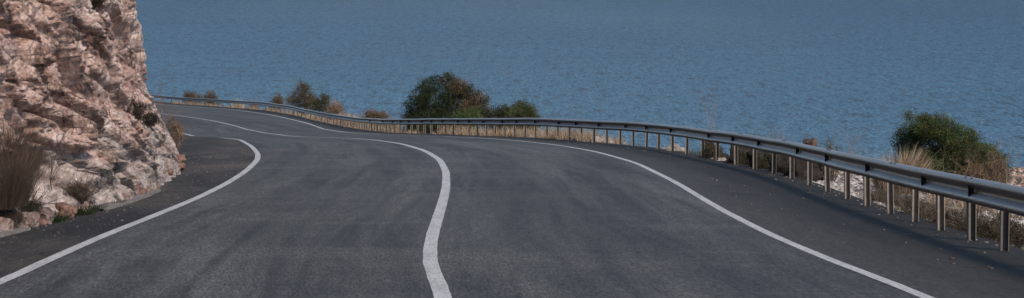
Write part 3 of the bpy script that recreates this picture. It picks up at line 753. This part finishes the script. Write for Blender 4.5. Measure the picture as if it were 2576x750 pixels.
bush('green_bush', 'dome shaped green bush behind the barrier at the right', 'bush', 2236, 2520, 277, 38.5, GREEN * 3 + DKGREEN * 2 + OLIVE, 30, 95000, .030, 10, None, depth=1.9,
     shape=[(-.42, .84, .24, .12), (-.15, .80, .34, .14), (.15, .68, .36, .15), (.42, .47, .32, .15), (-.62, .6, .26, .2), (-.2, .5, .55, .3), (.3, .42, .55, .26), (.62, .44, .32, .18), (.84, .34, .26, .18), (.95, .18, .18, .14), (-.45, .3, .45, .25), (.4, .2, .5, .2), (-.58, .9, .09, .06)])
bush('dry_shrub', 'rusty brown dry shrub at right foot of the green bush', 'shrub', 2415, 2556, 372, 37.2, RUST + BROWN + OLIVE, 31, 9000, .022, 9, stem_cols=PALETWIG)
G2 = 'bare dry branches before the green bush'
twigs('dry_branches', 'bare pale branches rising before the middle of the green bush', 'dry branches', 2375, 428, 34.5, 32, .5, 4, .006, 2, PALETWIG)
twigs('dry_branches', 'bare reddish branches tangled before the rusty shrub', 'dry branches', 2470, 400, 34.8, 33, .5, 4, .005, 3, PALETWIG + TANG)
twigs('dry_branches', 'bare thin branches sticking out right of the green bush', 'dry branches', 2528, 385, 36.5, 34, .55, 8, .006, 2, PALETWIG)

# near-right, seen under the beam
names = ['grey bare brush under the beam below the tall reddish grass', 'grey bare brush under the beam, second clump from the right', 'dense tangle of bare grey branches under the beam near right edge',
         'low dry brush at the right edge under the beam', 'dark brush under the beam right of the white pebbles']
for i, (u, v, y) in enumerate([(2270, 470, 31.5), (2330, 490, 29.), (2420, 500, 27.), (2520, 520, 25.6), (2215, 462, 33.0)]):
    twigs('brush', names[i], 'brush', u, v, y, 70 + i, .95, 12, .008, 3, TWIG + [(.2, .16, .13)], 'brush under the barrier', up=.02)
    bush('low_shrub', ['dark leafy undergrowth beneath the ' + s for s in ('brush below the reddish grass', 'second brush clump from the right', 'dense tangle of grey branches', 'low dry brush at right edge', 'brush beside the white pebbles')][i],
         'shrub', u - 55, u + 55, v + 22, y + .9, OLIVE + TWIG + DKGREEN, 80 + i, 3500, .025, 6, 'undergrowth behind the barrier')
field('green_grass', 'short green grass at the foot of the right end of barrier', [(px(2566, 23.3), 23.3, .3, .5, 420, .14), (px(2610, 22.4), 22.4, .3, .5, 300, .14), (px(2240, 31.5), 31.5, .4, .6, 260, .12), (px(1700, 60.2), 60.2, .35, .5, 200, .35), (px(1745, 58.6), 58.4, .3, .5, 200, .3),
      (px(2150, 36), 36, .5, .9, 300, .14)], GREEN + OLIVE, 400, w=.01)
items = []
for i in range(120):
    y = r.uniform(22.5, 50); x = float(at(RAIL, y)) + (r.uniform(.5, 6) if y < 30 else r.uniform(3.6, 7)); items.append((x, y, .12, .12, 16, r.uniform(.1, .3)))
for i in range(80):
    y = 21 + 45 * r.uniform(0, 1) ** 1.2; items.append((float(at(RAIL, y)) + r.uniform(.16, .34), y, .07, .16, 22, r.uniform(.08, .24)))
field('verge_grass', 'sparse dry stubble scattered over the stony verge', items, TANG + OLIVE, 500, w=.007)
# dark boulders and white stones between u=1650 and 1900
spec = [(1700, 372, 1.2, .28, 'white_rock', 'white angular stone by the first dark posts right of the sea gap'), (1668, 374, .9, .12, 'white_rock', 'small white stone at the foot of the post by sea gap'),
        (1790, 380, 2.2, .5, 'shaded_rock', 'dark boulder behind the barrier below the tall bare stem'), (1856, 392, 1.6, .3, 'brown_rock', 'small brown boulder between dark ones behind the barrier'),
        (1870, 398, 2.2, .55, 'shaded_rock', 'dark boulder right of the brown one behind the barrier'), (1925, 412, 2.6, .5, 'shaded_rock', 'dark boulder above the white pebbles, left one'), (1975, 420, 2.8, .5, 'shaded_rock', 'dark boulder above the white pebbles, middle one'),
        (2020, 432, 2.8, .45, 'shaded_rock', 'dark boulder above the white pebbles, right one'), (1815, 408, .6, .16, 'white_rock', 'white stone at the post foot left of the white pebbles'), (1790, 404, .5, .10, 'white_rock', 'tiny white stone on the verge edge below dark boulder')]
for i, (u, v, dy, s_, mt, lb) in enumerate(spec):
    y = y_on_rail(u) + dy; x = px(u, y); z = float(gz(x, y)) if dy > 1 else float(zr(y)) - .08
    rock(lb, (x, y, z + s_ * .3), (s_, s_ * .9, s_ * .8), 100 + i, 'stones behind the barrier', tint=M[mt], cat='boulder' if s_ > .4 else 'rock', name='boulder' if s_ > .4 else 'rock')
for i, (u, v, y) in enumerate([(2315, 508, 29.3), (2385, 528, 27.3), (2470, 545, 25.6), (2555, 560, 24.4), (2430, 575, 26.6)]):
    bush('low_shrub', 'low dark scrub under the near beam, ' + ['below the tall reddish grass', 'between two bare grey brush clumps', 'just left of the last two posts', 'at the right border', 'lowest and nearest the road edge'][i],
         'shrub', u - 62, u + 62, v, y, OLIVE[:1] + TWIG + DKGREEN + TWIG, 280 + i, 4500, .022, 7, 'undergrowth behind the barrier')
for i, (u0, u1, v, dy) in enumerate([(1755, 1830, 362, 1.1), (1842, 1905, 376, 1.5), (1890, 1965, 388, 2.0), (1960, 2050, 402, 2.3)]):
    y = y_on_rail((u0 + u1) / 2) + dy
    bush('low_shrub', 'dark scrubby undergrowth behind the barrier, ' + ['directly below the tall bare stem', 'between the brown boulder and the pebbles', 'over the left end of the white pebbles', 'below the brown rounded boulder'][i],
         'shrub', u0, u1, v, y, DKGREEN + TWIG, 180 + i, 3500, .03, 6, 'undergrowth behind the barrier')
# pebbles
def pebbles(name, label, n, fn, smin, smax, cols, seed):
    rr = np.random.default_rng(seed); Vb, Qb = ICO1; Vs, Qs, Cs = [], [], []
    for i in range(n):
        x, y, z = fn(rr); s_ = rr.uniform(smin, smax) * rr.uniform(.5, 1.)
        v = Vb * (1 + .25 * rr.normal(size=(len(Vb), 1))) * np.array([s_ * rr.uniform(.7, 1.4), s_, s_ * rr.uniform(.4, .8)])
        Vs.append(v + (x, y, z)); Qs.append(Qb + i * len(Vb)); Cs.append(np.repeat([np.array(cols[rr.integers(len(cols))]) * rr.uniform(.7, 1.2)], len(Vb), 0))
    o = build(name, np.concatenate(Vs), np.concatenate(Qs), M['pebble'], None, np.concatenate(Cs)); return tag(o, label, 'pebbles', kind='stuff')
WH = [(.40, .385, .36), (.33, .31, .29), (.47, .45, .43), (.25, .225, .20)]
def f_white(rr):
    y = rr.uniform(29, 46.5); x = float(at(RAIL, y)) + .25 + rr.uniform(0, 1) ** 1.1 * 2.7; return x, y, float(gz(x, y)) + .01
pebbles('pebbles', 'white pebbles spread behind the barrier posts at the right', 6000, f_white, .03, .085, WH, 1)
def f_right(rr):
    y = rr.uniform(34, 52); x = float(at(RAIL, y)) + rr.uniform(3, 9); return x, y, float(gz(x, y)) + .01
pebbles('pebbles', 'pinkish stones on the far ground right of the green bush', 2500, f_right, .04, .12, [(.42, .3, .24), (.36, .26, .21), (.45, .38, .33), (.25, .17, .14)], 2)
def f_should(rr):
    y = 20 + 40 * rr.uniform(0, 1) ** 1.2; a, b = float(at(FOOT, y)), float(at(LEFT, y)) - .25
    x = a + (b - a) * rr.uniform(0, 1) ** 1.8; return x, y, float(zr(y)) + .003
pebbles('gravel', 'loose gravel grains scattered on the dark shoulder under the cliff', 700, f_should, .008, .022, [(.13, .105, .09), (.09, .075, .065), (.2, .17, .15), (.06, .055, .05)], 3)
def f_rs(rr):
    y = rr.uniform(20, 70); a, b = float(at(RIGHT, y)) + .4, float(at(RAIL, y)) + .1
    x = b - (b - a) * rr.uniform(0, 1) ** 3.; return x, y, float(zr(y)) + .004
pebbles('gravel', 'loose grit along the foot of the barrier', 520, f_rs, .008, .026, [(.12, .10, .09), (.09, .075, .065), (.2, .18, .16)], 4)

# ------------------------------------------------------------------ foot of the cliff
# pale concrete gutter edge
def ledge(name, label, ya, yb):
    ys = np.arange(ya, yb, .2); f = at(FOOT, ys); w0, w1 = f - .12, f + .12 + .03 * perlin(ys * 1.3, 1, 1)
    z = zr(ys); hh = .035 + .025 * perlin(ys * .9, 4, 2)
    P = np.stack([np.stack([w1, ys, z - .05], -1), np.stack([w1, ys, z + hh], -1), np.stack([w0, ys, z + hh + .02], -1), np.stack([w0, ys, z - .05], -1)], 1)
    Q = grid_faces(len(ys), 4); o = build(name, P, np.concatenate([Q, [[0, 1, 2, 3], [len(ys) * 4 - 4, len(ys) * 4 - 1, len(ys) * 4 - 2, len(ys) * 4 - 3]]]), M['concrete'], origin=(f[0], ys[0], z[0])); return tag(o, label, 'kerb')
ledge('concrete_edge', 'pale concrete edge strip between rubble and shoulder under the cliff', 29.6, 35.4)
ledge('concrete_edge', 'short pale concrete edge at the left border of the view', 23.2, 25.6)
rr = np.random.default_rng(77)
k = 0
for i in range(56):
    y = rr.uniform(23.5, 36) if i < 36 else rr.uniform(39, 49)
    s_ = rr.uniform(.05, .19) if i < 36 else rr.uniform(.05, .17)
    x = float(at(FOOT, y)) + rr.uniform(-.16, .0) - (.05 if 29 < y < 36 else 0)
    red = rr.random() < (.4 if i < 36 else .6)
    near = i < 36
    lb = ('reddish' if red else 'grey') + (' broken rock lying at the cliff foot beside the near gutter' if near else ' rubble stone heaped under the corner of the cliff')
    rock(lb, (x, y, float(zr(y)) + s_ * .35 + (0 if near else rr.uniform(0, .12))), (s_, s_ * 1.6, s_ * rr.uniform(.6, 1.)), 200 + i, lb.replace('rock lying', 'rocks lying').replace('stone heaped', 'stones heaped'), tint=M['red_rock'] if red else M['rock'])
def cz(x, y):
    x = np.asarray(x); return zr(y)
# tufts of green at the foot
for i, (u, v, y, wd) in enumerate([(132, 528, 27.2, 34), (212, 506, 28.8, 46), (300, 496, 31.0, 22), (248, 515, 29.8, 22)]):
    x = float(at(FOOT, y)) - .02
    V, Q, C = blades(x, y, wd / F * y * .6, .5, 300, .24 if i < 2 else .16, .012, DKGREEN, 600 + i, cz, .6)
    o = build('green_tuft', V, Q, M['grass'], None, C, origin=(x, y, float(zr(y))))
    tag(o, ['small dark green tuft at the cliff foot, leftmost of four', 'largest green tuft at the cliff foot among grey rocks', 'tiny green tuft at the cliff foot above the concrete edge', 'low green tuft at the left end of the concrete edge'][i], 'grass tuft', 'green tufts at the cliff foot')

def cliff_pt(u, v, ylo=22, yhi=60):
    """the first cliff point seen near a survey pixel"""
    uu = CX / CY * F + CU; vv = (EYE - CZ) / CY * F + HV
    d = (uu - u) ** 2 + (vv - v) ** 2 + np.where((CY < ylo) | (CY > yhi), 1e9, 0)
    d = np.where(d < 40, CY - 1000, d)
    i = np.unravel_index(np.argmin(d), d.shape); return np.array([CX[i], CY[i], CZ[i]])
# dark shrub growing out of the cliff corner
p = cliff_pt(352, 295)
def cliff_shrub(name, label, p, wpx, hpx, cols, seed, n, leaf, scols=TWIG, out=.0):
    y = p[1]; w, h = wpx / F * y, hpx / F * y
    root = empty(name, tuple(p)); tag(root, label, 'shrub'); rd = np.random.default_rng(seed)
    bl = [(p[0] + .05 + rd.uniform(-.42, .42) * w, y - out + rd.uniform(-.5, .3) * w, p[2] + rd.uniform(-.4, .4) * h, w * rd.uniform(.16, .28), w * .3, h * rd.uniform(.15, .25)) for _ in range(8)]
    V, Q, C = leaf_cloud(bl, n, leaf, cols, seed); build('foliage', V, Q, M['leaf'], root, C)
    segs = []
    for b in bl:
        for _ in range(4): branch(segs, p.copy(), np.array(b[:3]) - p + rd.normal(size=3) * .12 + np.array([.05, -.1, .08]), h * rd.uniform(.5, .8), .008, 1, rd, .5, .05)
    V, Q, C = tubes(segs, scols, seed); build('stem', V, Q, M['twig'], root, C); return root
cliff_shrub('cliff_shrub', 'dark shrub growing from the corner of the cliff', p, 100, 104, [(.020, .019, .014), (.03, .024, .018), (.015, .017, .012), (.045, .035, .026)], 700, 20000, .018, out=.55)
cliff_shrub('cliff_shrub', 'dark plant hanging from the top of the cliff face', cliff_pt(243, 6), 50, 36, [(.022, .02, .015), (.035, .028, .02)], 701, 5000, .018, out=.3)
DB = [(.040, .030, .024), (.065, .048, .038), (.03, .026, .02), (.10, .075, .058)]
cliff_shrub('dry_shrub', 'dark dry undergrowth in the hollow at the cliff foot', cliff_pt(205, 478), 120, 60, DB, 702, 7000, .016, out=.25)
cliff_shrub('dry_shrub', 'dark dry undergrowth right of the brown grass at the cliff foot', cliff_pt(62, 520), 80, 60, DB + DKGREEN[:2], 703, 6000, .014, out=.25)
cliff_shrub('dry_shrub', 'dark brush at the left border under the brown grass', cliff_pt(8, 530), 90, 80, DB, 704, 7000, .014, out=.3)
# dry brush beyond the corner
y = 54.5
for i, (u, v0, v1, lb) in enumerate([(418, 385, 262, 'dry reddish brush standing behind the corner of the cliff'), (402, 330, 238, 'thin bare twigs reaching out from behind the dark cliff shrub')]):
    x = px(u, y); base = (x - .25, y, hz(v0, y)); twigs('brush', lb, 'brush', 0, v1, y, 720 + i, .45, 16 if i == 0 else 7, .007, 2, TANG + TWIG, base=base, x=x)
bush('dry_shrub', 'brown dry shrub at the foot of the cliff corner', 'shrub', 398, 472, 282, 54.6, BROWN + TWIG + TANG, 722, 6000, .026, 7, base=float(zr(55)), stem_cols=TANG)
# long dry grass hanging at the left end of the cliff
for i, (u, v, vt, n, hh) in enumerate([(14, 500, 0, 2600, 1.15), (46, 420, 0, 1400, .75), (6, 400, 0, 2200, .85)]):
    p = cliff_pt(u, v)
    zf = lambda x, y, p=p: np.full_like(x, p[2])
    V, Q, C = blades(p[0] + .1, p[1] - .1, .19, .6, n * 7 // 10, hh, .0035, [(.085, .056, .036)] + TWIG + TWIG + BROWN[:1], 730 + i, zf, .45, (.0, -.05))
    o = build('dry_grass_clump', V, Q, M['grass'], None, C, origin=tuple(p))
    tag(o, ['tall brown dry grass clump at the left foot of the cliff', 'smaller brown grass clump right of the tall one on cliff', 'upper brown grass clump at the left border of cliff'][i], 'grass clump', 'brown grass clumps on the cliff')
for i, (u, v, hh, lb) in enumerate([(128, 470, .55, 'thin leafless sapling on the lower cliff face'), (205, 500, .35, 'low bare twigs in the dark hollow at the cliff foot'), (60, 520, .5, 'dark bare brush beside the tall brown grass clump')]):
    p = cliff_pt(u, v); p = p + np.array([.05, -.08, -.02])
    twigs('brush', lb, 'brush', 0, HV + (EYE - p[2] - hh) / p[1] * F, p[1], 740 + i, .4 if i == 0 else .8, 2 if i == 0 else 9, .009, 2, TWIG, base=p)

# ------------------------------------------------------------------ light
AZ, EL = math.radians(146), math.radians(40)
w = bpy.data.worlds.new('World'); sc.world = w; w.use_nodes = True
nt = w.node_tree; sky = nt.nodes.new('ShaderNodeTexSky'); sky.sky_type = 'NISHITA'; sky.sun_disc = False
sky.sun_elevation = EL; sky.sun_rotation = AZ; sky.air_density = 1.0; sky.dust_density = .15; sky.ozone_density = 3.
nt.links.new(sky.outputs[0], nt.nodes['Background'].inputs[0]); nt.nodes['Background'].inputs[1].default_value = .058
sd = bpy.data.lights.new('sun', 'SUN'); sd.energy = 1.5; sd.angle = math.radians(10); sd.color = (1., .84, .67)
so = link(bpy.data.objects.new('sun', sd))
dv = Vector((math.sin(AZ) * math.cos(EL), math.cos(AZ) * math.cos(EL), math.sin(EL)))
so.rotation_euler = dv.to_track_quat('Z', 'Y').to_euler(); so.location = (40, -40, 90)

# ------------------------------------------------------------------ camera
cd = bpy.data.cameras.new('camera'); cam = link(bpy.data.objects.new('camera', cd))
cam.location = (0, 0, EYE); cam.rotation_euler = (math.radians(90), 0, 0)
cd.sensor_fit = 'HORIZONTAL'; cd.sensor_width = 36; cd.lens = F / 2575 * 36
cd.shift_y = -(375 - HV) / 2575; cd.clip_start = .1; cd.clip_end = 60000
sc.camera = cam
sc.view_settings.view_transform = 'Standard'; sc.view_settings.look = 'None'; sc.view_settings.gamma = 1
sc.view_settings.exposure = 1.45
